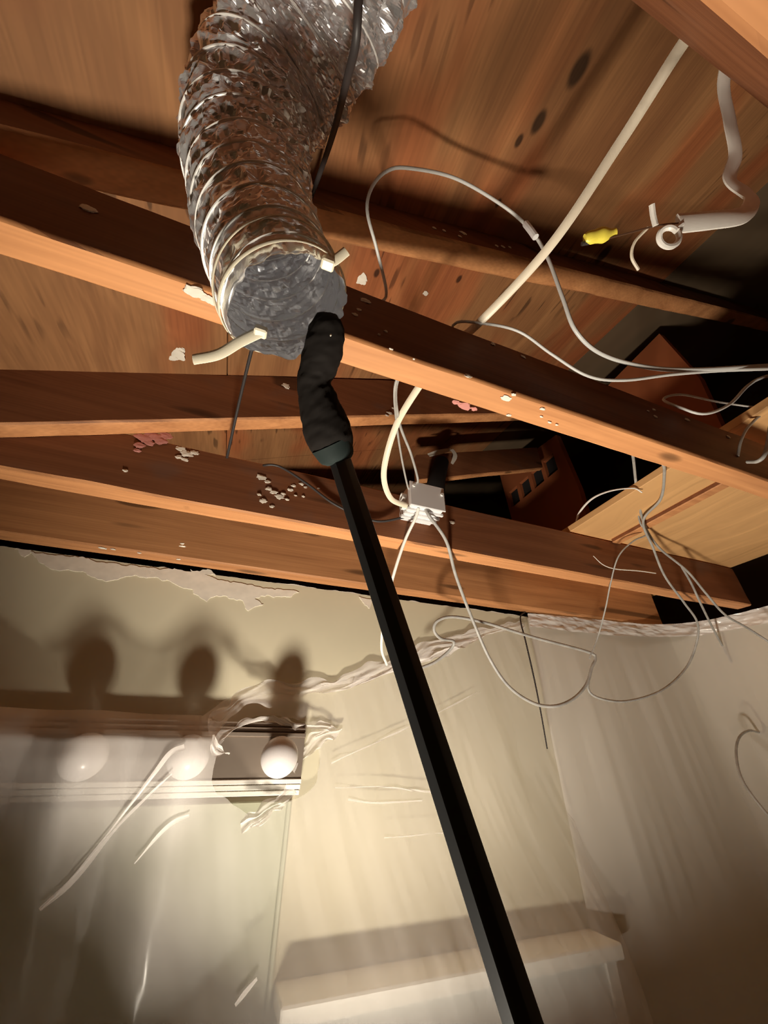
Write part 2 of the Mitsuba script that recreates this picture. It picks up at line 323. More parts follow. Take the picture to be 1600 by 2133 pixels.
# ragged drywall lip along the top edge
x = np.linspace(XL, XR, 400); lip = []
top = 0.3835 + 0.009 * (meshkit.fbm(np.c_[x * 26, x * 0, x * 0], 3, 4) - 0.45)
pg = Polygon(np.vstack([np.c_[x, top], np.c_[x[::-1], np.full(400, 0.372)]])).buffer(0)
m = trimesh.creation.extrude_polygon(pg, 0.010, engine='earcut'); v = m.vertices.copy(); m.vertices = np.c_[v[:, 0], YW + 0.0005 + v[:, 2], v[:, 1]]; m.fix_normals()
add('wall_back__drywall_edge', m, 'plaster', 'ragged pale top edge')

# ------------------------------------------------------------------ foil duct
def duct():
    k = thing('foil_duct', 'crumpled silver foil flexible duct hanging open-ended from the roof space', 'duct')
    c = [(604, 652, .300, .0475), (590, 622, .306, .0485), (556, 535, .330, .0515), (527, 435, .358, .0535), (514, 340, .378, .0585), (525, 250, .388, .0600), (566, 165, .390, .0635), (626, 85, .380, .0655), (672, 0, .366, .066), (715, -90, .355, .066), (750, -190, .35, .066)]
    q = np.array([[*pD(x, y, d), r] for x, y, d, r in c])
    n, m = 400, 150
    q = spline(q, n); p, rad = q[:, :3], q[:, 3]
    t, a, b = frames(p)
    s = np.concatenate([[0], np.cumsum(np.linalg.norm(np.diff(p, axis=0), axis=1))])
    th = np.arange(m) * 2 * np.pi / m
    pitch = 0.031
    ph = (s[:, None] / pitch - th[None] / (2 * np.pi)) % 1.0             # 0 at the wire
    bow = np.sin(np.pi * ph) ** 0.7
    def ring(k, z): return np.stack([np.broadcast_to(np.cos(th)[None] * k, (n, m)), np.broadcast_to(np.sin(th)[None] * k, (n, m)), np.broadcast_to(s[:, None] * z, (n, m))], -1)
    c1, c2, c3 = ring(3.2, 46), ring(6.5, 95), ring(10.0, 150)
    sharp = np.abs(meshkit.noise(c1, 5) - 0.5) * 2.0 + 1.1 * np.abs(meshkit.noise(c2 + 7, 6) - 0.5) + 0.9 * np.abs(meshkit.noise(c3 + 3, 9) - 0.5)
    soft = meshkit.noise(c1 * 0.6, 11) - 0.5
    crush = np.interp(s / s[-1], [0, 0.10, 0.22, 0.5, 1], [0.5, 0.6, 1.0, 1.7, 2.1])[:, None]
    dr_ = -0.0030 * bow + bow * crush * (0.0040 * soft - 0.0072 * (sharp - 0.8))
    # ragged mouth
    mouth = np.exp(-s / 0.012)[:, None]
    lip = 0.012 * (meshkit.fbm(np.stack([np.cos(th) * 2.2, np.sin(th) * 2.2, th * 0], -1), 3, 2) - 0.5)
    rr = rad[:, None] + dr_ + mouth * lip[None]
    v = p[:, None] + rr[..., None] * (np.cos(th)[None, :, None] * a[:, None] + np.sin(th)[None, :, None] * b[:, None])
    v = v - t[:, None] * (mouth * lip[None] * 1.2)[..., None]
    add(k + '__foil_sleeve', trimesh.Trimesh(v.reshape(-1, 3), grid_faces(n, m, True), process=False), 'foil', smooth=7)
    # helical wire
    w = []
    for g in np.linspace(0.006, s[-1] - 0.002, 2600):
        ang = 2 * np.pi * g / pitch
        i = np.interp(g, s, np.arange(n)); i0 = min(int(i), n - 2); fr = i - i0
        P = p[i0] * (1 - fr) + p[i0 + 1] * fr; A = a[i0] * (1 - fr) + a[i0 + 1] * fr; B = b[i0] * (1 - fr) + b[i0 + 1] * fr; rd = rad[i0] * (1 - fr) + rad[i0 + 1] * fr
        w.append(P + (rd + 0.0003) * (math.cos(ang) * A + math.sin(ang) * B))
    add(k + '__wire_helix', tube(np.array(w), 0.0010, 6), 'foil_wire', 'pale wire helix', smooth=50)
    return p, a, b, t, rad, s
dp, da, db, dt, drad, ds = duct()
def tie(key, label, at, tilt, head_px, tail_px, depth, width):
    """A nylon cable tie round the duct's mouth: strap, head and a free tail."""
    k = thing(key, label, 'cable tie')
    i = int(np.searchsorted(ds, at)); th = np.linspace(0, 2 * np.pi, 97)
    n_ = np.cos(th + tilt[1]) * tilt[0]
    loop = dp[i] + (drad[i] + 0.0022) * (np.cos(th)[:, None] * da[i] + np.sin(th)[:, None] * db[i]) + dt[i] * n_[:, None]
    add(k + '__strap', tube(loop, 0.0022, 8, flat=0.4), 'nylon', smooth=40)
    hp = pD(*head_px, depth)
    hd = box(-0.0048, 0.0048, -0.004, 0.004, -0.0035, 0.0035, 0.0012); hd.apply_translation(hp)
    add(k + '__head', hd, 'nylon')
    pts = spline([hp] + [pD(x, y, depth + o) for x, y, o in tail_px], 40)
    add(k + '__tail', tube(pts, np.linspace(width * 0.55, width * 0.5, 40), 10, flat=0.35, hint=-R[:, 2]), 'nylon', smooth=40)
tie('cable_tie', 'cream nylon cable tie with a long tail pointing down left from the duct mouth', 0.010, (0.006, 0.4), (543, 691), [(500, 712, 0.0), (455, 738, 0.001), (403, 749, 0.004)], 0.300, 0.0085)
tie('cable_tie_001', 'cream nylon cable tie with a short tail pointing up right from the duct mouth', 0.026, (0.007, 2.2), (683, 549), [(700, 540, 0.0), (722, 523, 0.0)], 0.280, 0.0075)

# ------------------------------------------------------------------ black pole with foam head
def pole():
    k = thing('extension_pole', 'long black pole with a bent foam-wrapped head held up to the foil duct', 'pole')
    top = pD(707, 955, 0.318); low = pD(1090, 2133, 0.176)
    d = (low - top) / np.linalg.norm(low - top); foot = low + d * ((-2.03 - low[2]) / d[2])
    pts = np.vstack([top - d * 0.01, np.linspace(top, low, 12), foot])
    t = d; h = np.array([0.35, -1.0, 0]); a = h - t * (h @ t); a /= np.linalg.norm(a); b = np.cross(t, a)
    prof = []
    for i in range(8):
        for o in (-0.14, 0, 0.14):
            an = (i + 0.5) * np.pi / 4 + o; prof.append((0.0093 + (0.0003 if o == 0 else 0.0), an))
    rr = np.array([q[0] for q in prof]); an = np.array([q[1] for q in prof]); m = len(prof)
    v = pts[:, None] + rr[None, :, None] * (np.cos(an)[None, :, None] * a + np.sin(an)[None, :, None] * b)
    v = v.reshape(-1, 3); n = len(pts); f = grid_faces(n, m, True); c = len(v); j = np.arange(m)
    v = np.vstack([v, pts[:1], pts[-1:]]); f = np.vstack([f, np.stack([np.full(m, c), (j + 1) % m, j], 1), np.stack([np.full(m, c + 1), (n - 1) * m + j, (n - 1) * m + (j + 1) % m], 1)])
    pm = trimesh.Trimesh(v, f, process=False); pm.fix_normals()
    add(k + '__shaft', pm, 'black_pole', smooth=25)
    prof = [(684, 651, 4), (684, 655, 17), (683, 665, 28), (682, 684, 36), (679, 704, 38), (673, 730, 41), (664, 760, 38), (656, 784, 35), (656, 804, 35), (662, 828, 39), (670, 858, 44), (680, 890, 49), (690, 918, 47), (699, 938, 39), (703, 948, 32)]
    q = np.array([[*pD(x, y, 0.292 + 0.026 * (y - 665) / 290), r * (0.292 + 0.026 * (y - 665) / 290) / F] for x, y, r in prof])
    q = spline(q, 70)
    hm = tube(q[:, :3], q[:, 3], 40)
    g = meshkit.fbm(hm.vertices * 160, 3, 3) - 0.5
    hm.vertices = hm.vertices + hm.vertex_normals * (g * 0.0035)[:, None]
    add(k + '__foam_head', hm, 'black_foam', 'bent dull black foam head', smooth=True)
    q = spline(np.array([[*pD(690, 925, 0.314), 0.0172], [*pD(703, 952, 0.317), 0.0145], [*pD(707, 962, 0.318), 0.0105]]), 12)
    add(k + '__tape_collar', tube(q[:, :3], q[:, 3], 32), 'green_tape', 'dark green-black tape collar', smooth=30)
    add(k + '__fleck', blob(pD(689, 698, 0.270), [0.0007, 0.0007, 0.0012], 3, 1), 'plaster', 'tiny white fleck')
pole()

# ------------------------------------------------------------------ junction box on the dark joist
def junction():
    k = thing('junction_box', 'galvanized metal junction box fixed to the side of the dark joist', 'junction box')
    x0, x1, y0, y1, z0, z1 = 0.286, 0.362, 0.590, 0.659, 0.438, 0.500
    add(k + '__body', box(x0, x1, y0 + 0.004, y1, z0 + 0.002, z1 - 0.002, 0.003), 'galvanized')
    add(k + '__cover', box(x0 - 0.003, x1 + 0.003, y0, y0 + 0.004, z0, z1, 0.0015), 'galvanized', 'flat grey cover')
    for i in range(3):
        add(k + '__rib', box(x0 - 0.004, x1 + 0.004, y0 + 0.014 + i * 0.016, y0 + 0.020 + i * 0.016, z0 - 0.003, z0 + 0.004, 0.001), 'galvanized')
    for x, z in ((x0 + 0.006, z1 - 0.012), (x1 - 0.004, z1 - 0.020)):
        s = trimesh.creation.cylinder(0.0035, 0.004, sections=16); s.apply_transform(trimesh.transformations.rotation_matrix(np.pi / 2, [1, 0, 0])); s.apply_translation([x, y0 - 0.001, z])
        add(k + '__screw', s, 'foil_wire')
    for i, z in enumerate((0.452, 0.474)):
        cl = trimesh.creation.annulus(0.006, 0.009, 0.010, sections=20); cl.apply_transform(trimesh.transformations.rotation_matrix(np.pi / 2, [0, 1, 0])); cl.apply_translation([x0 - 0.006, 0.62, z])
        add(k + '__clamp', cl, 'foil_wire')
junction()
# black vent with torn paper behind it
vent = thing('roof_vent', 'black vent pipe with torn white paper behind the junction box', 'vent')
pts = [pY(908, 1075, 0.835), pY(908, 1010, 0.835), pY(920, 962, 0.850)]
add(vent + '__pipe', tube(spline(pts, 20), np.linspace(0.032, 0.024, 20), 24), 'black_void', smooth=40)
add(vent + '__paper', ribbon([pY(893, 948, 0.862), pY(918, 941, 0.862), pY(941, 936, 0.862)], [0.012, 0.020, 0.010], 0.002, seed=4), 'plaster', 'torn white paper')
add(vent + '__paper', ribbon([pY(940, 936, 0.862), pY(948, 948, 0.862), pY(942, 966, 0.862)], [0.018, 0.016, 0.008], 0.003, seed=5), 'plaster', 'torn white paper')

# ------------------------------------------------------------------ cables
def cable(key, pts, r, mat, label, flat=1.0, hint=None, cat='cable', n=110, group=None):
    rr = r if np.isscalar(r) else np.interp(np.linspace(0, 1, n), np.linspace(0, 1, len(r)), r)
    return add(key, tube(spline(pts, n), rr, 10, flat, hint), mat, label, cat, group, smooth=40)
V = -R[:, 2]
cable('house_cable', [[0.285, -0.075, 0.552], pZ(1425, 88, .549), pD(1290, 300, .405), pD(1140, 520, .462), pY(985, 685, .2466), [0.208, .268, .502], pY(905, 768, .297), pY(870, 810, .345), pY(826, 885, .43), pY(803, 960, .50), pY(801, 1005, .545), pY(816, 1040, .585), pY(845, 1053, .605), [0.290, .62, .453]],
      0.0056, 'cream_cable', 'cream flat cable from the top right corner over the orange joist to the junction box', 0.6, V, n=160)
cable('flat_cable', [[0.300, -0.06, .525], pD(1508, 165, .335), pD(1520, 250, .335), pD(1532, 320, .335), pD(1520, 372, .33), pD(1550, 400, .322), pD(1566, 420, .312), pD(1545, 449, .300), pD(1480, 459, .295), pD(1412, 466, .295)],
      [0.0054, 0.0056, 0.0062, 0.0068, 0.0076], 'white_cable', 'wide white flat cable with a cut end hanging in the top right corner', 0.35, V, n=120)
def cut_end():
    k = 'flat_cable'
    add(k + '__bare_wire', tube(spline([pD(1425, 464, .294), pD(1370, 470, .296), pD(1300, 488, .299), pD(1222, 508, .302)], 40), 0.0007, 6), 'bare_wire', 'thin bare copper wire')
    add(k + '__wire_curl', tube(spline([pD(1420, 468, .293)] + [pD(1394 + 21 * math.cos(q), 494 + 20 * math.sin(q), .291 - .002 * q) for q in np.linspace(-0.9, 5.6, 16)], 70), 0.0021, 8), 'white_cable', 'curled white wire', smooth=40)
    add(k + '__wire_stub', tube(spline([pD(1366, 470, .295), pD(1361, 450, .294), pD(1358, 426, .292)], 12), 0.0021, 8), 'white_cable', 'short white wire stub', smooth=40)
    add(k + '__wire_curl', tube(spline([pD(1350, 474, .300), pD(1322, 505, .303), pD(1316, 535, .306), pD(1330, 562, .310)], 30), 0.0012, 6), 'cream_cable', 'thin cream wire', smooth=40)
    c = thing('wire_connector', 'yellow plastic wire connector at the tip of the bare wire', 'wire connector')
    a, b = pD(1218, 497, .301), pD(1282, 484, .301)
    q = spline([a, a * .7 + b * .3, a * .35 + b * .65, b], 30)
    rad = 0.0048 * np.array([0.7 + 0.5 * math.sin(math.pi * min(1, u * 1.08)) + 0.10 * math.sin(u * 13) for u in np.linspace(0, 1, 30)])
    add(c + '__body', tube(q, rad, 16, 0.75, V), 'yellow_plastic', smooth=40)
    add(c + '__skirt', tube(spline([pD(1212, 508, .302), pD(1228, 505, .302), pD(1242, 500, .302)], 12), 0.0016, 8), 'dark_cable', 'dark underside', smooth=40)
cut_end()
G = 'grey_cable'
cable('grey_cable', [[0.085, .262, .500], pY(805, 614, .262), pY(785, 520, .215), pY(765, 440, .185), pY(775, 390, .170), pY(805, 357, .158), pY(850, 350, .150), pY(950, 372, .150), pY(1050, 430, .155), pY(1106, 480, .160), pY(1140, 535, .165), pY(1172, 620, .180), pY(1200, 690, .195), pY(1255, 738, .205), pY(1350, 765, .200), pY(1450, 770, .185), pY(1600, 762, .155), pY(1750, 755, .13)],
      [0.0020, 0.0021, 0.0026, 0.0033, 0.0035, 0.0035], 'pale_cable', 'grey cable making a tall loop left of the white cable and running off right', n=220)
add('grey_cable__splice', tube(spline([pY(1095, 466, .158), pY(1106, 480, .158), pY(1116, 494, .159)], 10), 0.0048, 10), 'galvanized', 'pale splice')
cable('grey_cable_001', [[0.215, .285, .497], pY(945, 676, .2465), pY(1000, 673, .235), pY(1080, 690, .225), pY(1150, 738, .225), pY(1225, 783, .222), pY(1300, 792, .212), pY(1400, 780, .195), pY(1500, 772, .178), pY(1600, 768, .155), pY(1750, 762, .13)],
      [0.0018, 0.0022, 0.0030, 0.0034], 'pale_cable', 'grey cable dipping across the orange joist just below the looped one', n=150)
cable('grey_cable_002', [pY(1700, 760, .16), pY(1600, 783, .185), pY(1560, 802, .20), pY(1520, 842, .21), pY(1468, 862, .222), pY(1420, 850, .235), pY(1382, 832, .2465), pY(1420, 822, .24), pY(1500, 838, .23), pY(1600, 851, .21), pY(1700, 856, .2)],
      [0.0030, 0.0030, 0.0026, 0.0020, 0.0016, 0.0014], 'pale_cable', 'grey cable folded into a narrow leaf-shaped loop at the right edge', n=140)
cable('grey_cable_003', [pY(1680, 840, .2), pY(1600, 858, .21), pY(1563, 885, .225), pY(1545, 915, .235), pY(1537, 950, .2455)], 0.0022, G, 'short grey cable bending down onto the orange joist at the right edge', n=60)
cable('grey_cable_004', [pY(1608, 865, .2), pY(1601, 915, .205), pY(1594, 945, .21), pY(1580, 960, .22), pY(1558, 962, .235)], 0.0030, G, 'hooked stranded cable end at the right edge under the leaf-shaped loop', n=60)
cable('black_cable', [pD(760, -120, .26), pD(747, 0, .262), pD(741, 90, .275), pD(722, 170, .315), pD(692, 285, .405), pY(652, 400, .225), [-0.030, .262, .565], [-0.048, .30, .545], pY(530, 706, .40), pY(500, 830, .52), pY(474, 948, .652), [-0.09, .70, .528], [-0.10, .76, .545]],
      [0.0032, 0.0030, 0.0030, 0.0026, 0.0026], 'dark_cable', 'thin black cable passing in front of the foil duct and down behind it', n=160)
cable('black_cable_001', [[-0.02, .69, .517], pY(552, 969, .657), pY(585, 973, .652), pY(640, 1008, .652), pY(700, 1052, .654), pY(780, 1085, .655), pY(842, 1078, .645)], 0.0026, 'dark_cable', 'thin black cable lying on the side of the dark joist left of the junction box', n=80)
g2 = 'grey cables from the thick joist into the junction box'
cable('box_cable', [[.155, .300, .47], pY(824, 800, .325), pY(826, 880, .43), pY(836, 950, .52), pY(848, 1008, .585), [.292, .612, .49]], 0.0021, G, 'left one of two thin grey cables dropping from the thick joist to the junction box', n=60)
cable('box_cable_001', [[.162, .300, .475], pY(826, 800, .33), pY(832, 880, .43), pY(856, 945, .51), pY(870, 996, .575), [.305, .602, .503]], 0.0026, G, 'right one of two thin grey cables dropping from the thick joist to the junction box', n=60)
cable('drop_cable', [[.305, .60, .44], pY(866, 1078, .615), pY(842, 1130, .66), pY(816, 1212, .72), pY(800, 1290, .79), pY(795, 1350, .86), pY(806, 1384, .93)], 0.0034, 'white_cable', 'pale cable dropping from the junction box behind the black pole', n=70)
cable('loop_cable', [[.322, .60, .44], pY(895, 1076, .60), pY(930, 1128, .64), pY(950, 1200, .70), pY(984, 1290, .77), pY(1020, 1372, .80), pY(1060, 1430, .81), pY(1110, 1464, .81), pY(1155, 1471, .80), pY(1195, 1455, .80), pY(1222, 1425, .80), pY(1233, 1390, .80), pY(1240, 1372, .80), pY(1225, 1358, .80), pY(1110, 1327, .80), pY(1010, 1297, .81), pY(945, 1285, .82), pY(912, 1293, .83), pY(904, 1312, .84), pY(918, 1330, .85), pY(945, 1336, .86), pY(938, 1353, .875), pY(908, 1378, .89), pY(878, 1391, .90)],
      0.0037, 'grey_cable', 'long grey cable looping below the junction box in front of the plastic sheet', n=260)
cable('side_cable', [pY(1316, 930, .31), pY(1320, 960, .40), pY(1328, 1030, .48), pY(1342, 1092, .55), pY(1372, 1140, .58), pY(1430, 1188, .60), pY(1470, 1235, .62), pY(1510, 1280, .63), pY(1560, 1310, .63), pY(1640, 1362, .60)], 0.0030, G, 'grey cable slanting from under the thick joist to the right edge', n=110)
cable('side_cable_001', [pY(1380, 960, .31), pY(1384, 985, .38), pY(1376, 1040, .46), pY(1340, 1085, .53), pY(1360, 1140, .575), pY(1385, 1200, .62), pY(1425, 1255, .655), pY(1452, 1295, .70), pY(1452, 1335, .74), pY(1430, 1390, .78), pY(1380, 1437, .79), pY(1310, 1460, .80), pY(1255, 1456, .80), pY(1226, 1438, .80), pY(1230, 1400, .80)], 0.0029, G, 'grey cable swinging down in a wide bow to the kinked end of the looping cable', n=150)
cable('side_cable_002', [pY(1326, 1050, .52), pY(1334, 1090, .55), pY(1348, 1112, .57), pY(1318, 1128, .59), pY(1288, 1160, .62), pY(1272, 1215, .67), pY(1262, 1265, .72), pY(1246, 1325, .78), pY(1228, 1372, .80)], 0.0019, G, 'thin brownish cable hanging straight down left of the wide bow', n=100)
cable('side_cable_003', [pY(1420, 1180, .60), pY(1440, 1215, .64), pY(1462, 1262, .67), pY(1490, 1318, .76), pY(1530, 1390, .82), pY(1570, 1465, .82), pY(1592, 1522, .80), pY(1560, 1522, .78), pY(1539, 1538, .77), pY(1534, 1575, .76), pY(1548, 1628, .74), pY(1600, 1698, .70), pY(1660, 1760, .66)], 0.0030, G, 'grey cable falling along the right edge to a low hook over the milky sheet', n=120)
cable('wire_scrap', [pY(1236, 1158, .648), pY(1256, 1176, .646), pY(1282, 1185, .645), pY(1330, 1189, .645), pY(1366, 1194, .645)], [0.0008, 0.0016, 0.0017, 0.0016], 'white_cable', 'short white scrap of wire lying against the dark joist', n=40)
cable('arched_cable', [pY(1199, 1100, .656), pY(1206, 1070, .635), pY(1232, 1040, .58), pY(1270, 1023, .52), pY(1318, 1017, .46), pY(1338, 1026, .45)], [0.0030, 0.0028, 0.0022, 0.0016], 'white_cable', 'pale arched cable rising from the dark joist left of the plywood gable', n=60)
cable('gap_strand', [[.842, .955, .392], pY(1084, 1288, .945), pY(1096, 1340, .925), pY(1112, 1410, .92), pY(1126, 1480, .92), pY(1140, 1560, .925)], [0.0022, 0.0022, 0.0016], 'dark_cable', 'thin dark strand put in for the dark gap where the two plastic sheets meet', n=50)  # dark strand paints the dark gap between the sheets

# ------------------------------------------------------------------ vanity light bar, bulbs, mirror, cabinet
def vanity():
    k = thing('vanity_light', 'long chrome vanity light bar, its dark reflection put into the colour, with a bright ridged lower edge behind the bulbs', 'vanity light')
    x0, x1 = -0.66, 0.176
    prof = Polygon([(YW, -0.062), (0.945, -0.060), (0.928, -0.034), (0.928, 0.036), (0.945, 0.064), (YW, 0.066)])
    m = trimesh.creation.extrude_polygon(prof, x1 - x0, engine='earcut'); v = m.vertices.copy(); m.vertices = np.c_[x0 + v[:, 2], v[:, 0], v[:, 1]]; m.fix_normals()
    add(k + '__back_plate', m, 'chrome')
    for i in range(3):
        z = -0.060 + i * 0.0095; y = 0.9405 - i * 0.0062
        add(k + '__ridge', box(x0, x1 + 0.001, y - 0.004, y + 0.010, z, z + 0.0078, 0.001), 'white_enamel', 'bright ridge')
        add(k + '__ridge', box(x0, x1 + 0.001, y - 0.004, y + 0.010, 0.064 - i * 0.0095 - 0.0078, 0.064 - i * 0.0095, 0.001), 'chrome')
    for i, (x, lab) in enumerate([(-0.191, 'white globe bulb at the left end of the three, dim behind the plastic'), (-0.036, 'white globe bulb in the middle of the three, under the bright film folds'), (0.119, 'white globe bulb standing clear in the torn hole of the plastic sheet')]):
        b = thing('globe_bulb' + (f'_{i:03d}' if i else ''), lab, 'light bulb')
        r = 0.0335; th = np.linspace(0, math.pi * 0.86, 30)
        pr = [(r * math.sin(q), -r * math.cos(q)) for q in th] + [(0.0135, 0.040), (0.0001, 0.040)]
        pr[0] = (0.0001, pr[0][1])
        g = trimesh.creation.revolve(np.array(pr), sections=48)
        M = trimesh.transformations.rotation_matrix(-np.pi / 2, [1, 0, 0]); g.apply_transform(M); g.fix_normals(); g.apply_translation([x, 0.857, 0.003])
        add(b + '__globe', g, 'bulb_glass', smooth=40)
        s = trimesh.creation.cylinder(0.017, 0.036, sections=32); s.apply_transform(M); s.apply_translation([x, 0.912, 0.003]); add(b + '__socket', s, 'white_enamel', smooth=40)
vanity()
mr = thing('wall_panel', 'wide pale green panel standing in for a mirror under the vanity light, hazy behind the plastic', 'panel')
add(mr + '__face', box(-0.66, 0.160, 0.962, 0.974, -1.0, -0.070, 0.002), 'panel_green')  # flat green put in place of a mirror and its reflection
add(mr + '__edge_strip', box(0.160, 0.168, 0.958, 0.974, -1.0, -0.070, 0.002), 'panel_green')
cab = thing('wall_cabinet', 'white cabinet with a projecting top board at the bottom, behind the plastic', 'cabinet')
add(cab + '__body', box(0.185, 0.842, 0.905, YW, -1.10, -0.338, 0.002), 'cabinet_paint')
add(cab + '__top_board', box(0.172, 0.858, 0.888, YW, -0.340, -0.316, 0.003), 'white_enamel')
add(cab + '__stile', box(0.815, 0.842, 0.899, 0.9055, -1.10, -0.342, 0.001), 'white_enamel')

# ------------------------------------------------------------------ plastic sheets
bx = np.array([-0.346, -0.191, -0.036, 0.119])
def bulge(x, z):
    """How far the vanity sheet stands off the wall."""
    side = 1 / (1 + np.exp((x - 0.13) / 0.035))
    sc = 0.115 + 0.045 * np.max(np.exp(-((x[..., None] - bx[:3]) / 0.05) ** 2), -1)
    up = np.clip((0.135 - z) / 0.105, 0, 1) ** 0.8
    down = np.exp(np.minimum(z, 0) / 0.75)
    low = 0.122 * (1 / (1 + np.exp((z + 0.25) / 0.06))) * (1 / (1 + np.exp((x - 0.90) / 0.02)))
    return np.maximum(sc * side * up * down, low) + 0.012
def clip(v, f, d):
    """The part of the mesh where d > 0, cut cleanly along d = 0."""
    keep = (d[f] > 0).sum(1); out = list(f[keep == 3]); v = list(v)
    for tri in f[(keep == 1) | (keep == 2)]:
        poly = []
        for i in range(3):
            p, q = tri[i], tri[(i + 1) % 3]
            if d[p] > 0: poly.append(p)
            if (d[p] > 0) != (d[q] > 0):
                w = d[p] / (d[p] - d[q]); v.append(np.asarray(v[p]) * (1 - w) + np.asarray(v[q]) * w); poly.append(len(v) - 1)
        out += [[poly[0], poly[i], poly[i + 1]] for i in range(1, len(poly) - 1)]
    m = trimesh.Trimesh(np.array(v), np.array(out), process=False); m.merge_vertices(); m.remove_unreferenced_vertices()
    return m
def sheet_left():
    k = thing('plastic_sheet', 'clear plastic dust sheet hung over the mirror and vanity lights', 'plastic sheet')
    e = np.array([pY(x, y, 0.955) for x, y in [(-260, 1478), (0, 1482), (200, 1488), (425, 1500), (468, 1462), (560, 1432), (700, 1418), (800, 1386), (900, 1334), (1000, 1308), (1095, 1295)]])
    X = np.linspace(-0.60, 0.862, 300); zt = np.interp(X, e[:, 0], e[:, 2])
    n = 230; w = np.linspace(0, 1, n)
    xx = np.repeat(X[None], n, 0); zz = zt[None] * (1 - w[:, None]) + (-1.35) * w[:, None]
    q = np.stack([xx * 5, zz * 2.2, np.zeros_like(xx)], -1)
    fold = (meshkit.fbm(q + [3, 8, 0], 3, 21) - 0.5) * 0.030 + (meshkit.fbm(np.stack([xx * 30 + zz * 9, zz * 5, zz * 0], -1), 3, 22) - 0.5) * 0.007
    y = YW - np.maximum(bulge(xx, zz) + fold, 0.006)
    v = np.stack([xx, y, zz], -1).reshape(-1, 3); f = grid_faces(n, 300)
    c = v
    rad = np.sqrt(((c[:, 0] - 0.112) / 0.105) ** 2 + ((c[:, 2] - 0.000) / 0.078) ** 2) + 0.35 * (meshkit.fbm(np.c_[c[:, 0] * 22, c[:, 2] * 22, c[:, 0] * 0], 3, 9) - 0.5)
    m = clip(v, f, rad - 1.0)
    add(k + '__film', m, 'film_clear', smooth=True)
    def on(px, off=0.004):
        out = []
        for x, y in px:
            Y = 0.95
            for _ in range(25): p = pY(x, y, Y); Y = 0.5 * Y + 0.5 * (YW - float(bulge(np.array(p[0]), np.array(p[2]))) - off)
            out.append(pY(x, y, Y))
        return out
    # gathered top edge
    add(k + '__gathered_edge', ribbon(on([(442, 1548), (452, 1512), (486, 1470), (520, 1450), (620, 1438), (710, 1425), (775, 1403), (830, 1378), (900, 1348), (990, 1322), (1060, 1306), (1092, 1300)]), [0.008, 0.022, 0.034, 0.040, 0.036, 0.034, 0.040, 0.034, 0.032, 0.022, 0.020, 0.02], 0.013, 25, 300, 20, 31), 'film_gathered', 'crumpled gathered edge', smooth=25)
    add(k + '__gathered_edge', ribbon(on([(730, 1432), (800, 1400), (870, 1376), (940, 1352), (1010, 1326)]), [0.006, 0.014, 0.020, 0.014, 0.006], 0.010, 17, 140, 24, 33), 'masking_tape', 'bright crumpled edge', smooth=25)
    flaps = [([(612, 1608), (640, 1568), (668, 1535), (714, 1516)], [0.004, 0.022, 0.034, 0.006], 41), ([(448, 1566), (462, 1540), (500, 1514), (560, 1500), (630, 1508), (690, 1515)], [0.008, 0.016, 0.014, 0.010, 0.010, 0.004], 42),
             ([(612, 1640), (585, 1668), (545, 1700), (502, 1722)], [0.008, 0.022, 0.034, 0.014], 43), ([(445, 1530), (452, 1560), (478, 1572)], [0.012, 0.014, 0.006], 44)]
    for px, w_, sd in flaps: add(k + '__torn_flap', ribbon(on(px, 0.008), w_, 0.012, 21, 90, 34, sd), 'film_gathered', 'crumpled torn flap', smooth=25)
    folds = [([(384, 1556), (352, 1572), (300, 1640), (230, 1730), (150, 1830), (82, 1895)], [0.010, 0.008, 0.005, 0.004, 0.005, 0.003]), ([(358, 1612), (300, 1665), (235, 1735), (150, 1840), (84, 1897)], [0.002, 0.004, 0.004, 0.004, 0.003]),
             ([(394, 1698), (362, 1712), (330, 1740), (280, 1800)], [0.003, 0.006, 0.006, 0.002]), ([(536, 2040), (510, 2070), (490, 2095)], [0.004, 0.006, 0.003]), ([(698, 1641), (800, 1640), (900, 1650)], [0.002, 0.003, 0.002]),
             ([(725, 1666), (790, 1672), (880, 1668)], [0.002, 0.004, 0.002]), ([(690, 1590), (860, 1510), (1000, 1440)], [0.002, 0.003, 0.002]), ([(800, 1745), (900, 1737), (980, 1732)], [0.002, 0.003, 0.001])]
    for i, (px, w_) in enumerate(folds): add(k + '__fold', ribbon(on(px, 0.006), w_, 0.0015, 7, 90, 20, 50 + i), 'film_gathered' if i < 2 else 'film_milky', 'bright fold line' if i < 2 else None, smooth=40)
sheet_left()
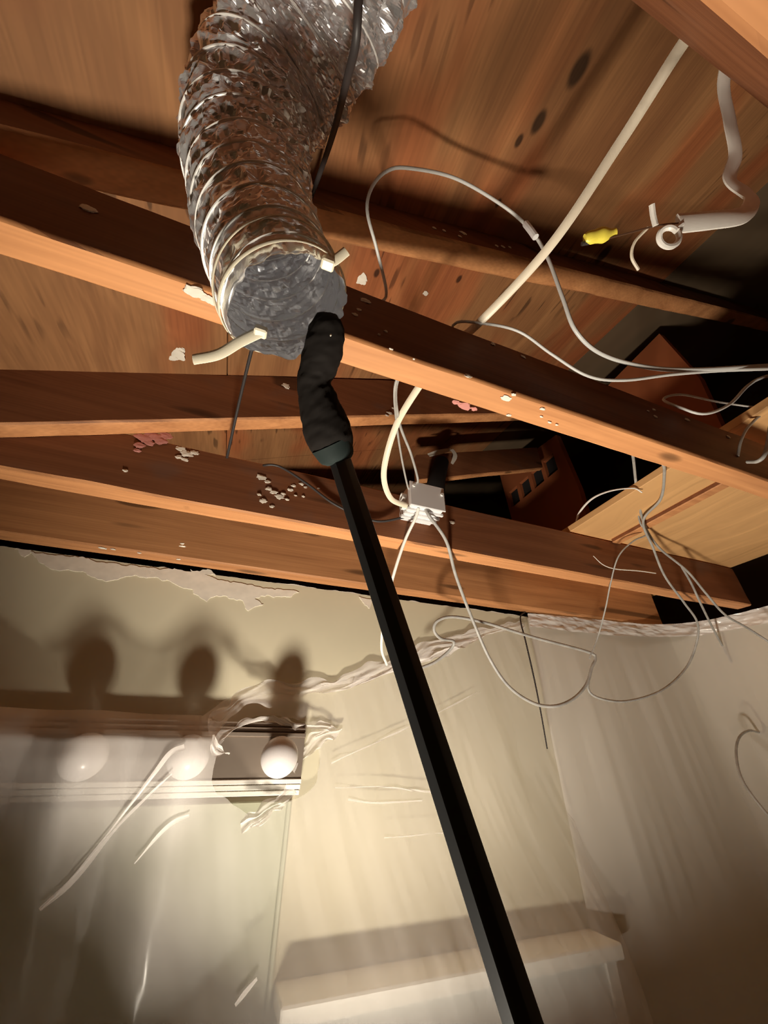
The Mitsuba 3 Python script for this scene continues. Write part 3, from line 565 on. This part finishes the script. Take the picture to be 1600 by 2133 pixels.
def sheet_right():
    k = thing('plastic_sheet_001', 'milky plastic dust sheet hung around the right corner under a taped top edge', 'plastic sheet')
    plan = spline(np.array([[0.846, 0.958, 0], [0.92, 0.948, 0], [1.15, 0.925, 0], [1.34, 0.895, 0], [1.44, 0.80, 0], [1.475, 0.62, 0], [1.48, 0.35, 0], [1.48, -0.2, 0]]), 340)[:, :2]
    t = np.gradient(plan, axis=0); t /= np.linalg.norm(t, axis=1, keepdims=True); nrm = np.c_[-t[:, 1], t[:, 0]] * -1.0
    s = np.concatenate([[0], np.cumsum(np.linalg.norm(np.diff(plan, axis=0), axis=1))])
    n = 150; w = np.linspace(0, 1, n); z = 0.372 * (1 - w) - 1.35 * w
    ss, zz = np.meshgrid(s, z)
    fan = ss + 0.10 * (0.37 - zz) * (meshkit.fbm(np.stack([ss * 2, ss * 0, ss * 0], -1), 2, 3) - 0.5)
    fold = (meshkit.fbm(np.stack([fan * 13, zz * 1.1, zz * 0], -1), 3, 71) - 0.5) * 0.018 * np.clip((0.40 - zz) / 0.25, 0.12, 1)
    off = np.clip((0.37 - zz) / 0.6, 0, 1) * 0.02 * np.clip(ss / 0.15, 0, 1) + fold * np.clip(ss / 0.08, 0.1, 1)
    v = np.stack([plan[None, :, 0] + nrm[None, :, 0] * off, plan[None, :, 1] + nrm[None, :, 1] * off, zz], -1)
    add(k + '__film', trimesh.Trimesh(v.reshape(-1, 3), grid_faces(n, 340), process=False), 'film_milky', smooth=True)
    a = 22; zt = 0.388 - 0.006 * meshkit.fbm(np.stack([s * 9, s * 0, s * 0], -1), 2, 5)
    zb = 0.346 - 0.014 * meshkit.fbm(np.stack([s * 5, s * 0, s * 0], -1), 2, 6)
    u = np.linspace(0, 1, a); zz2 = zt[None] * (1 - u[:, None]) + zb[None] * u[:, None]
    cr = (meshkit.fbm(np.stack([np.repeat(s[None], a, 0) * 28, zz2 * 90, zz2 * 0], -1), 3, 8) - 0.5) * 0.014 + 0.008
    v = np.stack([plan[None, :, 0] + nrm[None, :, 0] * cr, plan[None, :, 1] + nrm[None, :, 1] * cr, zz2], -1)
    add(k + '__taped_edge', trimesh.Trimesh(v.reshape(-1, 3), grid_faces(a, 340), process=False), 'masking_tape', 'pale taped top edge', smooth=25)
sheet_right()

# ------------------------------------------------------------------ plaster crumbs and insulation on the timber
def flecks(owner, spots, face, mat='plaster'):
    for i, (x, y, s) in enumerate(spots):
        kind, val = face
        p = pY(x, y, val) if kind == 'Y' else pZ(x, y, val)
        d = np.linalg.norm(p) / F * s * 0.5
        d *= 0.8; size = [d * 1.0, 0.0010, d * 0.62] if kind == 'Y' else [d * 1.0, d * 0.55, 0.0008]
        add(f'{owner}__plaster_crumb' if mat == 'plaster' else f'{owner}__insulation_tuft', blob(p, size, i + int(x), 2, 0.55), mat, None if mat == 'plaster' else 'pink insulation tuft', smooth=60)
flecks('ceiling_joist', [(762, 626, 24), (740, 655, 14), (748, 645, 12), (804, 690, 8), (790, 697, 6), (815, 727, 9), (862, 748, 6), (1027, 716, 12), (1090, 743, 13), (975, 783, 20), (182, 434, 26), (1362, 853, 9), (1366, 868, 11), (1432, 874, 12), (1350, 856, 6), (1518, 910, 9)], ('Y', 0.247))
flecks('ceiling_joist', [(1055, 830, 24), (1070, 822, 12), (1130, 852, 12), (1128, 868, 8), (1145, 880, 9), (410, 610, 44), (435, 625, 30), (1060, 865, 12), (1160, 885, 8)], ('Z', 0.3885))
flecks('ceiling_joist', [(968, 846, 34), (950, 838, 20), (988, 852, 18)], ('Z', 0.391), 'pink_wool')
sp = [(545, 994, 22), (557, 1003, 14), (560, 1018, 16), (548, 1043, 18), (570, 1025, 18), (582, 1035, 22), (566, 1055, 12), (590, 1028, 12), (605, 1020, 14), (612, 1012, 12), (628, 1008, 12), (636, 1015, 9), (632, 1034, 8), (616, 1032, 8), (664, 1017, 7), (540, 1030, 10), (598, 1040, 10), (378, 935, 22), (390, 945, 24), (405, 942, 18), (372, 952, 16), (385, 957, 14), (260, 980, 10), (942, 1088, 14), (380, 1132, 8)]
flecks('ceiling_joist_001', sp, ('Y', 0.6585))
flecks('ceiling_joist_001', [(300, 912, 30), (320, 908, 34), (345, 908, 28), (290, 928, 22), (335, 918, 26), (285, 938, 14), (310, 922, 22)], ('Y', 0.6575), 'pink_wool')
flecks('rafter_001', [(595, 803, 18), (598, 808, 10), (820, 850, 9), (812, 860, 14), (806, 865, 9)], ('Y', 0.621))
flecks('rafter', [(905, 475, 10), (925, 480, 9), (965, 485, 16), (958, 492, 9), (1035, 512, 9), (1048, 514, 10), (1062, 515, 8)], ('Y', 0.233))
flecks('ceiling_joist_002', [(380, 1138, 12), (214, 1142, 14), (235, 1144, 9), (290, 1152, 8), (372, 1165, 10)], ('Z', 0.389))
def deck_fleck(x, y, s, i):
    d = ray(x, y); a = 0.702 - 0.12 * 0.234; t = a / (d[2] - 0.12 * d[1] - S * d[0]); p = d * t; r = np.linalg.norm(p) / F * s * 0.5
    add('ceiling__plaster_crumb', blob(p, [r * 1.2, r, 0.002], i, 2, 0.5), 'plaster', smooth=60)
for i, (x, y, s) in enumerate([(365, 737, 26), (358, 744, 14), (750, 580, 20), (376, 730, 12), (885, 610, 9)]): deck_fleck(x, y, s, i)
